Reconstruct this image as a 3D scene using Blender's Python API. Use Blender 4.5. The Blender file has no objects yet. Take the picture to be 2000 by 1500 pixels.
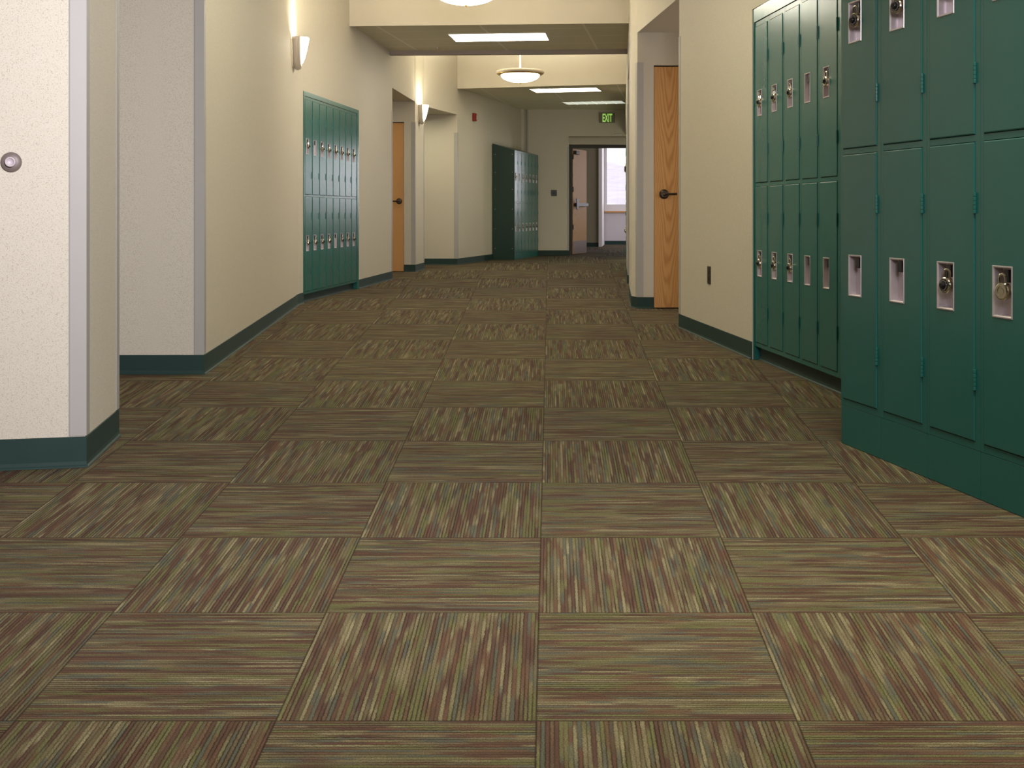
import bpy, bmesh, math
from mathutils import Vector, Matrix

S = bpy.context.scene
COL = S.collection
F, CH, HZ = 2450.0, 0.84, 415.0      # focal length in px, eye height, horizon row

# ------------------------------------------------------------------ camera
cam_d = bpy.data.cameras.new('camera')
cam_d.sensor_width = 36.0
cam_d.lens = F / 2000 * 36
cam_d.shift_y = -(750 - HZ) / 2000
cam_d.clip_start = 0.05
cam_d.clip_end = 500
cam = bpy.data.objects.new('camera', cam_d)
COL.objects.link(cam)
cam.location = (0, 0, CH)
cam.rotation_euler = (math.pi / 2, 0, 0)
S.camera = cam

# ------------------------------------------------------------------ world, view
w = bpy.data.worlds.new('overcast_sky')
S.world = w
w.use_nodes = True
bg = w.node_tree.nodes['Background']
bg.inputs[0].default_value = (0.90, 0.93, 1.0, 1)
bg.inputs[1].default_value = 2.2
S.view_settings.view_transform = 'Standard'
S.view_settings.look = 'None'
S.view_settings.exposure = 0.0
S.view_settings.gamma = 1.0
S.view_settings.use_curve_mapping = False


def area(name, loc, target, sx, sy, power, col, spread=180):
    l = bpy.data.lights.new(name, 'AREA')
    l.shape = 'RECTANGLE'
    l.size = sx
    l.size_y = sy
    l.energy = power
    l.color = col
    l.spread = math.radians(spread)
    o = bpy.data.objects.new(name, l)
    COL.objects.link(o)
    o.location = loc
    d = Vector(target) - Vector(loc)
    o.rotation_euler = d.to_track_quat('-Z', 'Y').to_euler()
    return o


# unseen area lights: camera key, fills, and stand-ins for overhead lamps and daylight
area('camera_key_light', (0.5, 0.35, 2.0), (-1.6, 5, 1.35), 1.0, 0.9, 62, (1.0, 0.96, 1.0), 88)  # softbox-like key added just ahead of and above the camera
area('side_alcove_fill', (2.80, 13.75, 1.45), (0, 13.9, 1.1), 1.5, 1.3, 8, (1.0, 0.94, 0.94))  # fill added inside the hidden alcove, no window there
area('end_wall_fill', (3.1, 21.4, 0.75), (0.9, 24.5, 0.3), 1.4, 0.8, 20, (1.0, 0.95, 0.70))  # warm fill added out of view for the low end wall and floor
area('room_beyond_fill', (4.6, 31.9, 1.8), (3.0, 29, 0.8), 2.6, 1.8, 22, (0.97, 0.95, 1.0))  # stands in for daylight entering by the far window
area('room_beyond_fill', (7.4, 29.0, 1.6), (2.6, 32.0, 0.9), 2.4, 1.6, 130, (1.0, 0.96, 1.0))  # unseen fill added to brighten the far window wall
area('overhead_stand_in', (-0.1, 6.6, 3.6), (-0.1, 6.6, 0), 1.0, 1.6, 50, (1.0, 0.92, 0.64), 140)  # stands in for unseen lamps overhead, no fitting modelled
area('overhead_stand_in', (0.9, 2.3, 3.6), (1.0, 2.3, 0), 0.8, 1.2, 44, (1.0, 0.93, 0.74), 90)  # unseen lamp without a fitting, placed to shape the near floor brightness
area('alcove_fill', (2.75, 10.0, 1.3), (1.3, 10.3, 1.5), 0.9, 1.2, 8.5, (1.0, 0.90, 0.84))  # fill added to lift the dark door recess
area('alcove_fill', (-2.4, 5.5, 2.34), (-2.4, 5.5, 0), 0.5, 0.5, 0.8, (1.0, 0.92, 0.82))  # weak stand-in for a recess light, no fitting modelled
area('alcove_fill', (-2.1, 16.8, 2.34), (-2.1, 16.8, 0), 0.4, 0.4, 5, (1.0, 0.92, 0.72))  # added in the door alcove as a stand-in, without a fitting
area('alcove_fill', (-1.5, 19.4, 2.34), (-1.5, 19.4, 0), 0.5, 0.5, 7, (1.0, 0.94, 0.66))  # added the same way under the farther alcove soffit


# ------------------------------------------------------------------ materials
def srgb(r, g, b):
    def f(c):
        c /= 255.0
        return c / 12.92 if c <= 0.04045 else ((c + 0.055) / 1.055) ** 2.4
    return (f(r), f(g), f(b), 1)


class NT:
    def __init__(s, name):
        s.m = bpy.data.materials.new(name)
        s.m.use_nodes = True
        s.t = s.m.node_tree
        s.p = s.t.nodes['Principled BSDF']

    def n(s, typ, **kw):
        x = s.t.nodes.new(typ)
        for k, v in kw.items():
            setattr(x, k, v)
        return x

    def l(s, a, b):
        s.t.links.new(a, b)

    def math(s, op, a, b=None, c=None):
        x = s.n('ShaderNodeMath', operation=op)
        for i, v in enumerate((a, b, c)):
            if v is None:
                continue
            if isinstance(v, (int, float)):
                x.inputs[i].default_value = v
            else:
                s.l(v, x.inputs[i])
        return x.outputs[0]

    def mix(s, fac, a, b, blend='MIX'):
        x = s.n('ShaderNodeMix', data_type='RGBA', blend_type=blend)
        for i, v in ((0, fac), (6, a), (7, b)):
            if isinstance(v, (int, float)):
                x.inputs[i].default_value = v
            elif isinstance(v, tuple):
                x.inputs[i].default_value = v
            else:
                s.l(v, x.inputs[i])
        return x.outputs[2]


def simple(name, col, rough=0.5, metal=0.0, nscale=40, namp=0.06, bump=0.0, spec=0.5, coat=0.0):
    k = NT(name)
    tc = k.n('ShaderNodeTexCoord')
    no = k.n('ShaderNodeTexNoise')
    no.inputs['Scale'].default_value = nscale
    no.inputs['Detail'].default_value = 3
    k.l(tc.outputs['Object'], no.inputs['Vector'])
    dark = tuple(c * (1 - namp) for c in col[:3]) + (1,)
    lite = tuple(min(1, c * (1 + namp)) for c in col[:3]) + (1,)
    k.l(k.mix(no.outputs['Fac'], dark, lite), k.p.inputs['Base Color'])
    k.p.inputs['Roughness'].default_value = rough
    k.p.inputs['Metallic'].default_value = metal
    k.p.inputs['Specular IOR Level'].default_value = spec
    k.p.inputs['Coat Weight'].default_value = coat
    if bump:
        b = k.n('ShaderNodeBump')
        b.inputs['Strength'].default_value = bump
        b.inputs['Distance'].default_value = 0.002
        k.l(no.outputs['Fac'], b.inputs['Height'])
        k.l(b.outputs[0], k.p.inputs['Normal'])
    return k.m


def emissive(name, col, strength):
    k = NT(name)
    k.p.inputs['Base Color'].default_value = (0.9, 0.88, 0.82, 1)
    k.p.inputs['Roughness'].default_value = 0.4
    k.p.inputs['Emission Color'].default_value = col
    k.p.inputs['Emission Strength'].default_value = strength
    return k.m


def wall_vinyl():
    k = NT('speckled_wallcovering')
    tc = k.n('ShaderNodeTexCoord')
    a = k.n('ShaderNodeTexNoise')
    a.inputs['Scale'].default_value = 300
    a.inputs['Detail'].default_value = 2
    k.l(tc.outputs['Object'], a.inputs['Vector'])
    b = k.n('ShaderNodeTexNoise')
    b.inputs['Scale'].default_value = 14
    b.inputs['Detail'].default_value = 4
    k.l(tc.outputs['Object'], b.inputs['Vector'])
    r = k.n('ShaderNodeValToRGB')
    r.color_ramp.elements[0].position = 0.30
    r.color_ramp.elements[0].color = srgb(172, 162, 146)
    r.color_ramp.elements[1].position = 0.44
    r.color_ramp.elements[1].color = srgb(206, 199, 184)
    e = r.color_ramp.elements.new(0.75)
    e.color = srgb(212, 206, 192)
    k.l(a.outputs['Fac'], r.inputs[0])
    c = k.mix(k.math('MULTIPLY', b.outputs['Fac'], 0.14), r.outputs[0], srgb(190, 180, 160))
    k.l(c, k.p.inputs['Base Color'])
    k.p.inputs['Roughness'].default_value = 0.55
    k.p.inputs['Specular IOR Level'].default_value = 0.3
    bp = k.n('ShaderNodeBump')
    bp.inputs['Strength'].default_value = 0.25
    bp.inputs['Distance'].default_value = 0.001
    k.l(a.outputs['Fac'], bp.inputs['Height'])
    k.l(bp.outputs[0], k.p.inputs['Normal'])
    return k.m


def ceiling_tile():
    k = NT('acoustic_ceiling_tile')
    tc = k.n('ShaderNodeTexCoord')
    mp = k.n('ShaderNodeMapping')
    mp.inputs['Rotation'].default_value = (0, 0, math.radians(8))
    k.l(tc.outputs['Object'], mp.inputs['Vector'])
    sx = k.n('ShaderNodeSeparateXYZ')
    k.l(mp.outputs[0], sx.inputs[0])
    gx = k.math('ABSOLUTE', k.math('SUBTRACT', k.math('FRACT', k.math('DIVIDE', sx.outputs[0], 1.11)), 0.5))
    gy = k.math('ABSOLUTE', k.math('SUBTRACT', k.math('FRACT', k.math('DIVIDE', sx.outputs[1], 0.62)), 0.5))
    g = k.math('MAXIMUM', k.math('GREATER_THAN', gx, 0.489), k.math('GREATER_THAN', gy, 0.482))
    no = k.n('ShaderNodeTexNoise')
    no.inputs['Scale'].default_value = 120
    k.l(tc.outputs['Object'], no.inputs['Vector'])
    base = k.mix(no.outputs['Fac'], srgb(212, 205, 180), srgb(228, 221, 198))
    k.l(k.mix(g, base, srgb(240, 236, 222)), k.p.inputs['Base Color'])
    k.p.inputs['Roughness'].default_value = 0.7
    return k.m


def carpet():
    """Carpet tiles laid quarter-turned; each tile has yarn stripes. Coordinates come from the floor's own X, Y."""
    k = NT('striped_carpet_tiles')
    tc = k.n('ShaderNodeTexCoord')
    sx = k.n('ShaderNodeSeparateXYZ')
    k.l(tc.outputs['Object'], sx.inputs[0])
    X, Y = sx.outputs[0], sx.outputs[1]
    D = k.math('ADD', k.math('MULTIPLY', Y, 170.0), 2058.0)
    U = k.math('ADD', k.math('DIVIDE', k.math('SUBTRACT', k.math('MULTIPLY', X, 2450.0), k.math('MULTIPLY', Y, 76.0)),
                             k.math('MULTIPLY', D, 0.4375)), 0.056)
    V = k.math('DIVIDE', k.math('SUBTRACT', k.math('DIVIDE', k.math('MULTIPLY', Y, 1000.0), D), 0.8598), 0.191)
    fu, fv = k.math('FLOOR', U), k.math('FLOOR', V)
    u, v = k.math('SUBTRACT', U, fu), k.math('SUBTRACT', V, fv)
    par = k.math('FLOORED_MODULO', k.math('ADD', fu, fv), 2.0)      # 0: stripes across, 1: stripes away

    def sel(a, b):
        x = k.n('ShaderNodeMix', data_type='FLOAT')
        k.l(par, x.inputs[0])
        k.l(a, x.inputs[2])
        k.l(b, x.inputs[3])
        return x.outputs[0]
    s = sel(v, u)          # across the yarns
    t = sel(u, v)          # along the yarns
    YN = 58.0
    wob = k.n('ShaderNodeTexNoise')
    wob.inputs['Scale'].default_value = 1.0
    wob.inputs['Detail'].default_value = 2
    cw = k.n('ShaderNodeCombineXYZ')
    k.l(k.math('MULTIPLY', t, 60.0), cw.inputs[0])
    k.l(k.math('MULTIPLY', s, 60.0), cw.inputs[1])
    k.l(par, cw.inputs[2])
    k.l(cw.outputs[0], wob.inputs['Vector'])
    sy = k.math('ADD', k.math('MULTIPLY', s, YN), k.math('MULTIPLY', k.math('SUBTRACT', wob.outputs['Fac'], 0.5), 0.55))
    idx = k.math('FLOOR', sy)
    fr = k.math('SUBTRACT', sy, idx)
    tid = k.math('ADD', k.math('MULTIPLY', fu, 3.17), k.math('MULTIPLY', fv, 7.31))

    def yarn_noise(step, along, seed, detail=1.0, pertile=0.0):
        q = k.math('FLOOR', k.math('DIVIDE', idx, step))
        c = k.n('ShaderNodeCombineXYZ')
        k.l(k.math('MULTIPLY', t, along), c.inputs[0])
        k.l(k.math('ADD', k.math('MULTIPLY', q, 11.37), seed), c.inputs[1])
        k.l(k.math('ADD', k.math('MULTIPLY', par, 5.0), k.math('MULTIPLY', tid, pertile)), c.inputs[2])
        n = k.n('ShaderNodeTexNoise')
        n.inputs['Scale'].default_value = 1.0
        n.inputs['Detail'].default_value = detail
        k.l(c.outputs[0], n.inputs['Vector'])
        return n.outputs['Fac']

    def ramp(fac, lo, hi):
        r = k.n('ShaderNodeMapRange')
        r.inputs['From Min'].default_value = lo
        r.inputs['From Max'].default_value = hi
        k.l(fac, r.inputs['Value'])
        return r.outputs[0]
    wn = k.n('ShaderNodeTexWhiteNoise', noise_dimensions='2D')
    cwn = k.n('ShaderNodeCombineXYZ')
    k.l(idx, cwn.inputs[0])
    k.l(par, cwn.inputs[1])
    k.l(cwn.outputs[0], wn.inputs['Vector'])
    tan, tan2 = srgb(176, 166, 122), srgb(116, 101, 70)
    col = k.mix(ramp(yarn_noise(1.0, 2.0, 0.3), 0.30, 0.70), tan, tan2)
    col = k.mix(k.math('MULTIPLY', wn.outputs['Value'], 0.65), col, srgb(84, 70, 50))
    col = k.mix(k.math('MULTIPLY', ramp(yarn_noise(2.0, 1.6, 31.7, pertile=0.3), 0.50, 0.60), 0.8), col, srgb(116, 118, 66))     # olive green
    col = k.mix(k.math('MULTIPLY', ramp(yarn_noise(1.0, 2.4, 77.1, pertile=0.3), 0.56, 0.62), 0.8), col, srgb(96, 102, 94))      # grey blue
    col = k.mix(k.math('MULTIPLY', ramp(yarn_noise(1.0, 1.8, 53.9, pertile=0.2), 0.545, 0.61), 0.85), col, srgb(96, 56, 50))      # maroon
    col = k.mix(k.math('MULTIPLY', ramp(yarn_noise(1.0, 3.0, 91.3, pertile=0.2), 0.56, 0.64), 0.75), col, srgb(118, 78, 58))      # rust
    # fine loops
    sp = k.n('ShaderNodeTexNoise')
    sp.inputs['Scale'].default_value = 1.0
    sp.inputs['Detail'].default_value = 2
    cs = k.n('ShaderNodeCombineXYZ')
    k.l(k.math('MULTIPLY', t, 190.0), cs.inputs[0])
    k.l(k.math('MULTIPLY', s, 150.0), cs.inputs[1])
    k.l(par, cs.inputs[2])
    k.l(cs.outputs[0], sp.inputs['Vector'])
    spv = ramp(sp.outputs['Fac'], 0.3, 0.7)
    col = k.mix(k.math('MULTIPLY', k.math('SUBTRACT', 1.0, spv), 0.68), col, srgb(66, 56, 42))
    # grooves between the yarns, deeper between every second pair
    gro = k.math('POWER', k.math('ABSOLUTE', k.math('SUBTRACT', k.math('MULTIPLY', fr, 2.0), 1.0)), 2.5)
    gd = ramp(yarn_noise(1.0, 2.0, 12.0), 0.40, 0.6)
    gro = k.math('MULTIPLY', gro, k.math('ADD', k.math('MULTIPLY', gd, 0.7), 0.35))
    col = k.mix(gro, col, srgb(44, 35, 27))
    # seam between tiles
    e = k.math('MINIMUM', k.math('MINIMUM', u, k.math('SUBTRACT', 1.0, u)), k.math('MINIMUM', v, k.math('SUBTRACT', 1.0, v)))
    seam = k.math('LESS_THAN', e, 0.004)
    col = k.mix(k.math('MULTIPLY', seam, 0.6), col, srgb(44, 34, 24))
    hs = k.n('ShaderNodeHueSaturation')
    hs.inputs['Value'].default_value = 0.81
    hs.inputs['Saturation'].default_value = 0.86
    k.l(col, hs.inputs['Color'])
    k.l(hs.outputs[0], k.p.inputs['Base Color'])
    k.p.inputs['Roughness'].default_value = 0.95
    k.p.inputs['Specular IOR Level'].default_value = 0.1
    bp = k.n('ShaderNodeBump')
    bp.inputs['Strength'].default_value = 0.5
    bp.inputs['Distance'].default_value = 0.003
    k.l(k.math('ADD', k.math('MULTIPLY', gro, -1.0), k.math('MULTIPLY', spv, 0.5)), bp.inputs['Height'])
    k.l(bp.outputs[0], k.p.inputs['Normal'])
    return k.m


def oak():
    k = NT('oak_veneer')
    tc = k.n('ShaderNodeTexCoord')
    sx = k.n('ShaderNodeSeparateXYZ')
    k.l(tc.outputs['Object'], sx.inputs[0])
    # cathedral figure: stretched parabola-shaped rings
    n1 = k.n('ShaderNodeTexNoise')
    n1.inputs['Scale'].default_value = 1.0
    n1.inputs['Detail'].default_value = 3
    c1 = k.n('ShaderNodeCombineXYZ')
    k.l(k.math('MULTIPLY', sx.outputs[0], 7.0), c1.inputs[0])
    k.l(k.math('MULTIPLY', sx.outputs[2], 0.9), c1.inputs[2])
    k.l(c1.outputs[0], n1.inputs['Vector'])
    xx = k.math('SUBTRACT', sx.outputs[0], 0.13)
    para = k.math('MULTIPLY', k.math('MULTIPLY', xx, xx), 900.0)
    ph = k.math('ADD', k.math('SUBTRACT', k.math('MULTIPLY', sx.outputs[2], -10.0), k.math('MULTIPLY', para, -1.0)),
                k.math('MULTIPLY', n1.outputs['Fac'], 9.0))
    rings = k.math('ADD', k.math('MULTIPLY', k.math('SINE', k.math('MULTIPLY', ph, 3.0)), 0.5), 0.5)
    n2 = k.n('ShaderNodeTexNoise')
    n2.inputs['Scale'].default_value = 1.0
    n2.inputs['Detail'].default_value = 4
    c2 = k.n('ShaderNodeCombineXYZ')
    k.l(k.math('MULTIPLY', sx.outputs[0], 260.0), c2.inputs[0])
    k.l(k.math('MULTIPLY', sx.outputs[2], 6.0), c2.inputs[2])
    k.l(c2.outputs[0], n2.inputs['Vector'])
    f = k.math('ADD', k.math('MULTIPLY', k.math('POWER', rings, 2.0), 0.5), k.math('MULTIPLY', n2.outputs['Fac'], 0.45))
    col = k.mix(f, srgb(222, 174, 116), srgb(178, 122, 66))
    k.l(col, k.p.inputs['Base Color'])
    k.p.inputs['Roughness'].default_value = 0.5
    k.p.inputs['Specular IOR Level'].default_value = 0.2
    return k.m


def hill_mat():
    k = NT('hazy_hillside')
    tc = k.n('ShaderNodeTexCoord')
    a = k.n('ShaderNodeTexNoise')
    a.inputs['Scale'].default_value = 0.6
    a.inputs['Detail'].default_value = 8
    k.l(tc.outputs['Object'], a.inputs['Vector'])
    k.l(k.mix(a.outputs['Fac'], srgb(160, 150, 158), srgb(206, 196, 204)), k.p.inputs['Base Color'])
    k.p.inputs['Roughness'].default_value = 1
    return k.m


def glass_mat():
    k = NT('clear_window_glass')
    tr = k.n('ShaderNodeBsdfTransparent')
    gl = k.n('ShaderNodeBsdfGlossy')
    gl.inputs['Roughness'].default_value = 0.02
    mx = k.n('ShaderNodeMixShader')
    fr = k.n('ShaderNodeFresnel')
    fr.inputs[0].default_value = 1.45
    k.l(fr.outputs[0], mx.inputs[0])
    k.l(tr.outputs[0], mx.inputs[1])
    k.l(gl.outputs[0], mx.inputs[2])
    out = k.t.nodes['Material Output']
    k.l(mx.outputs[0], out.inputs['Surface'])
    return k.m


M = {}
M['wall'] = wall_vinyl()
M['paint'] = simple('cream_paint', srgb(214, 206, 190), 0.7, nscale=8, namp=0.02)
M['grey_paint'] = simple('warm_grey_paint', srgb(168, 156, 150), 0.7, nscale=8, namp=0.02)
M['dark_paint'] = simple('plinth_paint', srgb(120, 112, 100), 0.7)  # mid grey, used on the set-back locker plinths
M['tile'] = ceiling_tile()
M['carpet'] = carpet()
M['oak'] = oak()
M['green'] = simple('green_enamel', srgb(36, 102, 97), 0.24, nscale=6, namp=0.04, spec=0.5, coat=0.0)
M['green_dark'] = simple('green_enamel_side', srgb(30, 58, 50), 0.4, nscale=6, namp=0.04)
M['rubber'] = simple('green_vinyl_base', srgb(34, 58, 54), 0.55, nscale=12, namp=0.10, spec=0.3)
M['guard'] = simple('grey_corner_guard', srgb(170, 167, 163), 0.42, nscale=10, namp=0.03)
M['pocket'] = simple('brushed_pocket_steel', srgb(206, 196, 200), 0.36, metal=0.55, nscale=60, namp=0.08)
M['black'] = simple('black_plastic', srgb(22, 22, 24), 0.35, nscale=60)
M['chrome'] = simple('polished_steel', srgb(208, 201, 182), 0.18, metal=1.0, nscale=30, namp=0.04)
M['bronze'] = simple('dark_bronze', srgb(78, 68, 58), 0.3, metal=0.9, nscale=40)
M['brass'] = simple('brass', srgb(190, 150, 80), 0.3, metal=1.0)
M['enamel'] = simple('cream_enamel', srgb(216, 204, 188), 0.35, nscale=20, namp=0.03)
M['dark_metal'] = simple('dark_painted_steel', srgb(48, 42, 38), 0.5)
M['kick'] = simple('brushed_kick_plate', srgb(130, 118, 112), 0.35, metal=0.7)
M['bump'] = simple('grey_rubber_bumper', srgb(118, 106, 102), 0.45, nscale=50)
M['bump_lite'] = simple('pale_rubber_ring', srgb(196, 186, 192), 0.45, nscale=50)
M['red'] = simple('red_alarm_plastic', srgb(150, 30, 22), 0.4)
M['clear'] = simple('pale_lens_plastic', srgb(196, 186, 168), 0.25)
M['bowl'] = emissive('lit_glass_bowl', (1.0, 0.95, 0.80, 1), 26.0)
M['sglass'] = emissive('lit_sconce_glass', (1.0, 0.93, 0.76, 1), 9.0)
M['lens'] = emissive('lit_troffer_lens', (1.0, 0.93, 0.80, 1), 9.0)
M['lens_far'] = emissive('lit_far_troffer_lens', (1.0, 0.93, 0.74, 1), 9.0)
M['lens_off'] = emissive('dim_troffer_lens', (0.92, 1.0, 0.86, 1), 0.42)  # slight emission added to lighten the barely visible panel
M['exit_face'] = simple('exit_sign_face', srgb(126, 120, 100), 0.4)
M['exit_txt'] = emissive('exit_letters', (0.30, 0.80, 0.06, 1), 0.62)
M['white'] = simple('white_window_frame', srgb(232, 228, 232), 0.4, nscale=20, namp=0.02)
M['room'] = simple('pale_room_paint', srgb(205, 198, 204), 0.7, nscale=10, namp=0.02)
M['dusk'] = simple('olive_paint', srgb(150, 142, 120), 0.7, nscale=10, namp=0.02)
M['hill'] = hill_mat()
M['glass'] = glass_mat()


# ------------------------------------------------------------------ mesh helpers
def link(name, bm, mats, parent=None, smooth=False, doubles=False):
    if doubles:
        bmesh.ops.remove_doubles(bm, verts=bm.verts, dist=1e-5)
    bmesh.ops.recalc_face_normals(bm, faces=bm.faces)
    me = bpy.data.meshes.new(name)
    bm.to_mesh(me)
    bm.free()
    if not isinstance(mats, (list, tuple)):
        mats = [mats]
    for m in mats:
        me.materials.append(m)
    if smooth:
        for p in me.polygons:
            p.use_smooth = True
    o = bpy.data.objects.new(name, me)
    COL.objects.link(o)
    if parent:
        o.parent = parent
    return o


def struct(o):
    o['kind'] = 'structure'
    return o


def tag(o, label, cat, group=None):
    o['label'] = label
    o['category'] = cat
    if group:
        o['group'] = group
    return o


def thing(name, loc, rz, label=None, cat=None, group=None):
    o = bpy.data.objects.new(name, None)
    o.empty_display_size = 0.1
    COL.objects.link(o)
    o.location = loc
    o.rotation_euler = (0, 0, rz)
    if label:
        tag(o, label, cat, group)
    return o


def copy_tree(o, parent=None):
    kids = list(o.children)
    c = o.copy()
    COL.objects.link(c)
    if parent:
        c.parent = parent
    for k_ in kids:
        copy_tree(k_, c)
    return c


def prism(bm, pts, z0, z1, mat=0):
    lo = [bm.verts.new((p[0], p[1], z0)) for p in pts]
    hi = [bm.verts.new((p[0], p[1], z1)) for p in pts]
    n = len(pts)
    fs = [bm.faces.new(lo), bm.faces.new(hi)]
    for i in range(n):
        fs.append(bm.faces.new((lo[i], lo[(i + 1) % n], hi[(i + 1) % n], hi[i])))
    for f in fs:
        f.material_index = mat
    return fs


def box(bm, x0, y0, z0, x1, y1, z1, mat=0, bev=0.0):
    v = [bm.verts.new(p) for p in ((x0, y0, z0), (x1, y0, z0), (x1, y1, z0), (x0, y1, z0),
                                   (x0, y0, z1), (x1, y0, z1), (x1, y1, z1), (x0, y1, z1))]
    fs = [bm.faces.new([v[i] for i in q]) for q in ((0, 3, 2, 1), (4, 5, 6, 7), (0, 1, 5, 4), (1, 2, 6, 5), (2, 3, 7, 6), (3, 0, 4, 7))]
    for f in fs:
        f.material_index = mat
    if bev:
        es = list({e for f in fs for e in f.edges})
        bmesh.ops.bevel(bm, geom=es, offset=bev, segments=2, profile=0.5, affect='EDGES')
    return v


def lathe(bm, prof, seg=32, axis='Z', cen=(0, 0, 0), a0=0.0, a1=2 * math.pi, sx=1.0, sy=1.0):
    """prof: list of (r, h)."""
    full = abs(a1 - a0 - 2 * math.pi) < 1e-6
    cnt = seg if full else seg + 1
    rows = []
    for r, h in prof:
        row = []
        if r < 1e-6:
            p = (0, 0, h)
            row = [p] * cnt
        else:
            for i in range(cnt):
                a = a0 + (a1 - a0) * i / seg
                row.append((r * math.cos(a) * sx, r * math.sin(a) * sy, h))
        rows.append((r, row))
    vr = []
    for r, row in rows:
        def mp(p):
            if axis == 'Z':
                q = p
            elif axis == 'Y':
                q = (p[0], -p[2], p[1])      # height h points to -Y
            else:
                q = (p[2], p[0], p[1])
            return (q[0] + cen[0], q[1] + cen[1], q[2] + cen[2])
        if r < 1e-6:
            v = bm.verts.new(mp(row[0]))
            vr.append([v] * cnt)
        else:
            vr.append([bm.verts.new(mp(p)) for p in row])
    for a, b in zip(vr, vr[1:]):
        for i in range(seg):
            j = (i + 1) % cnt
            q = []
            for v in (a[i], a[j], b[j], b[i]):
                if v not in q:
                    q.append(v)
            if len(q) >= 3:
                try:
                    bm.faces.new(q)
                except ValueError:
                    pass


def tube(bm, pts, r, seg=8):
    rings = []
    n = len(pts)
    for i, p in enumerate(pts):
        p = Vector(p)
        d = (Vector(pts[min(i + 1, n - 1)]) - Vector(pts[max(i - 1, 0)])).normalized()
        up = Vector((0, 1, 0)) if abs(d.y) < 0.9 else Vector((1, 0, 0))
        a = d.cross(up).normalized()
        b = d.cross(a).normalized()
        rings.append([bm.verts.new(p + a * r * math.cos(2 * math.pi * k_ / seg) + b * r * math.sin(2 * math.pi * k_ / seg)) for k_ in range(seg)])
    for a, b in zip(rings, rings[1:]):
        for i in range(seg):
            bm.faces.new((a[i], a[(i + 1) % seg], b[(i + 1) % seg], b[i]))
    bm.faces.new(rings[0])
    bm.faces.new(rings[-1])


def offset_pts(pts, d):
    """Offset polyline to its left by d with mitred joints."""
    out = []
    n = len(pts)
    for i in range(n):
        ns = []
        for a, b in ((i - 1, i), (i, i + 1)):
            if a < 0 or b >= n:
                continue
            v = Vector((pts[b][0] - pts[a][0], pts[b][1] - pts[a][1])).normalized()
            ns.append(Vector((-v.y, v.x)))
        m = sum(ns, Vector((0, 0)))
        m.normalize()
        k_ = d / max(0.3, m.dot(ns[0]))
        out.append((pts[i][0] + m.x * k_, pts[i][1] + m.y * k_))
    return out


def sweep(bm, pts, prof, close=True):
    """prof: (offset_left, z) closed polygon."""
    rows = []
    for d, z in prof:
        op = offset_pts(pts, d) if abs(d) > 1e-9 else pts
        rows.append([bm.verts.new((p[0], p[1], z)) for p in op])
    n = len(rows)
    for a in range(n):
        b = (a + 1) % n
        for i in range(len(pts) - 1):
            bm.faces.new((rows[a][i], rows[a][i + 1], rows[b][i + 1], rows[b][i]))
    bm.faces.new([r[0] for r in rows])
    bm.faces.new([r[-1] for r in rows])


HT = 3.75      # high ceiling
AL = 2.41      # alcove soffit height


def wall(name, pts, z0=0.0, z1=HT, mat='wall'):
    bm = bmesh.new()
    prism(bm, pts, z0, z1)
    return struct(link(name, bm, M[mat]))


def lerp(a, b, t):
    return (a[0] + (b[0] - a[0]) * t, a[1] + (b[1] - a[1]) * t)


def unit(a, b):
    v = Vector((b[0] - a[0], b[1] - a[1]))
    return v.normalized()


# ------------------------------------------------------------------ floor plan (metres, X right, Y away)
PA, PB = (-1.408, 4.141), (-1.482, 4.72)           # near left pier
RC = (-1.600, 6.51)                                # outer corner of the left wall
K1, K2 = (-1.915, 11.05), (-1.938, 11.34)          # bend
L0, L1 = (-1.928, 11.58), (-1.688, 13.78)          # left locker bank
E1 = (-1.508, 15.80)
Q0, Q1 = (-1.372, 17.76), (-1.296, 18.50)          # narrow pier with sconce
G0 = (-0.878, 20.12)
G1 = (0.18, 24.50)
J0 = (1.11, 24.50)
# right side
B1a = (1.200, 4.573)                               # foreground bank, far end
B1d = Vector((0.1808, -0.9835))
B2a, B2b = (1.385, 7.15), (1.502, 5.75)            # second bank
MC = (1.220, 9.15)
PC, PD = (1.095, 10.95), (1.060, 11.12)
N0, N1 = (1.187, 12.70), (1.366, 14.80)
RL = (1.578, 17.30)
RE = (2.215, 24.50)

# floor
bm = bmesh.new()
prism(bm, [(-4.5, -4), (8.6, -4), (8.6, 34), (-4.5, 34)], -0.1, 0.0)
struct(link('floor', bm, M['carpet']))

# walls, left side
bx_ = -3.2
wall('wall_left', [(bx_, 3.742), PA, PB, (bx_, 4.5)])
wall('wall_left', [(bx_ - 0.15, -3.5), (bx_, -3.5), (bx_, 11.0), (bx_ - 0.15, 11.0)], mat='wall')
wall('wall_left', [(bx_, 6.49), RC, K1, K2, (-1.936, 11.46), L0, (-2.42, 11.62), (-3.2, 11.4)])
Ld = unit(L0, L1)
Lb = Vector((-Ld.y, Ld.x))
wall('wall_left', [L0, L1, (L1[0] + Lb.x * 0.5, L1[1] + Lb.y * 0.5), (L0[0] + Lb.x * 0.5, L0[1] + Lb.y * 0.5)], 1.965, HT)
wall('wall_left', [(L0[0] + Lb.x * 0.44, L0[1] + Lb.y * 0.44), (L1[0] + Lb.x * 0.44, L1[1] + Lb.y * 0.44),
                   (L1[0] + Lb.x * 0.5, L1[1] + Lb.y * 0.5), (L0[0] + Lb.x * 0.5, L0[1] + Lb.y * 0.5)], 0, 1.965)
wall('wall_left', [L1, E1, (-2.7, 15.9), (-2.7, 13.78)])
wall('wall_left', [(-2.85, 15.8), (-2.7, 15.8), (-2.7, 20.3), (-2.85, 20.3)])
wall('wall_left', [(-2.7, 20.12), G0, G1, (-2.7, 24.5)])
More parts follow.
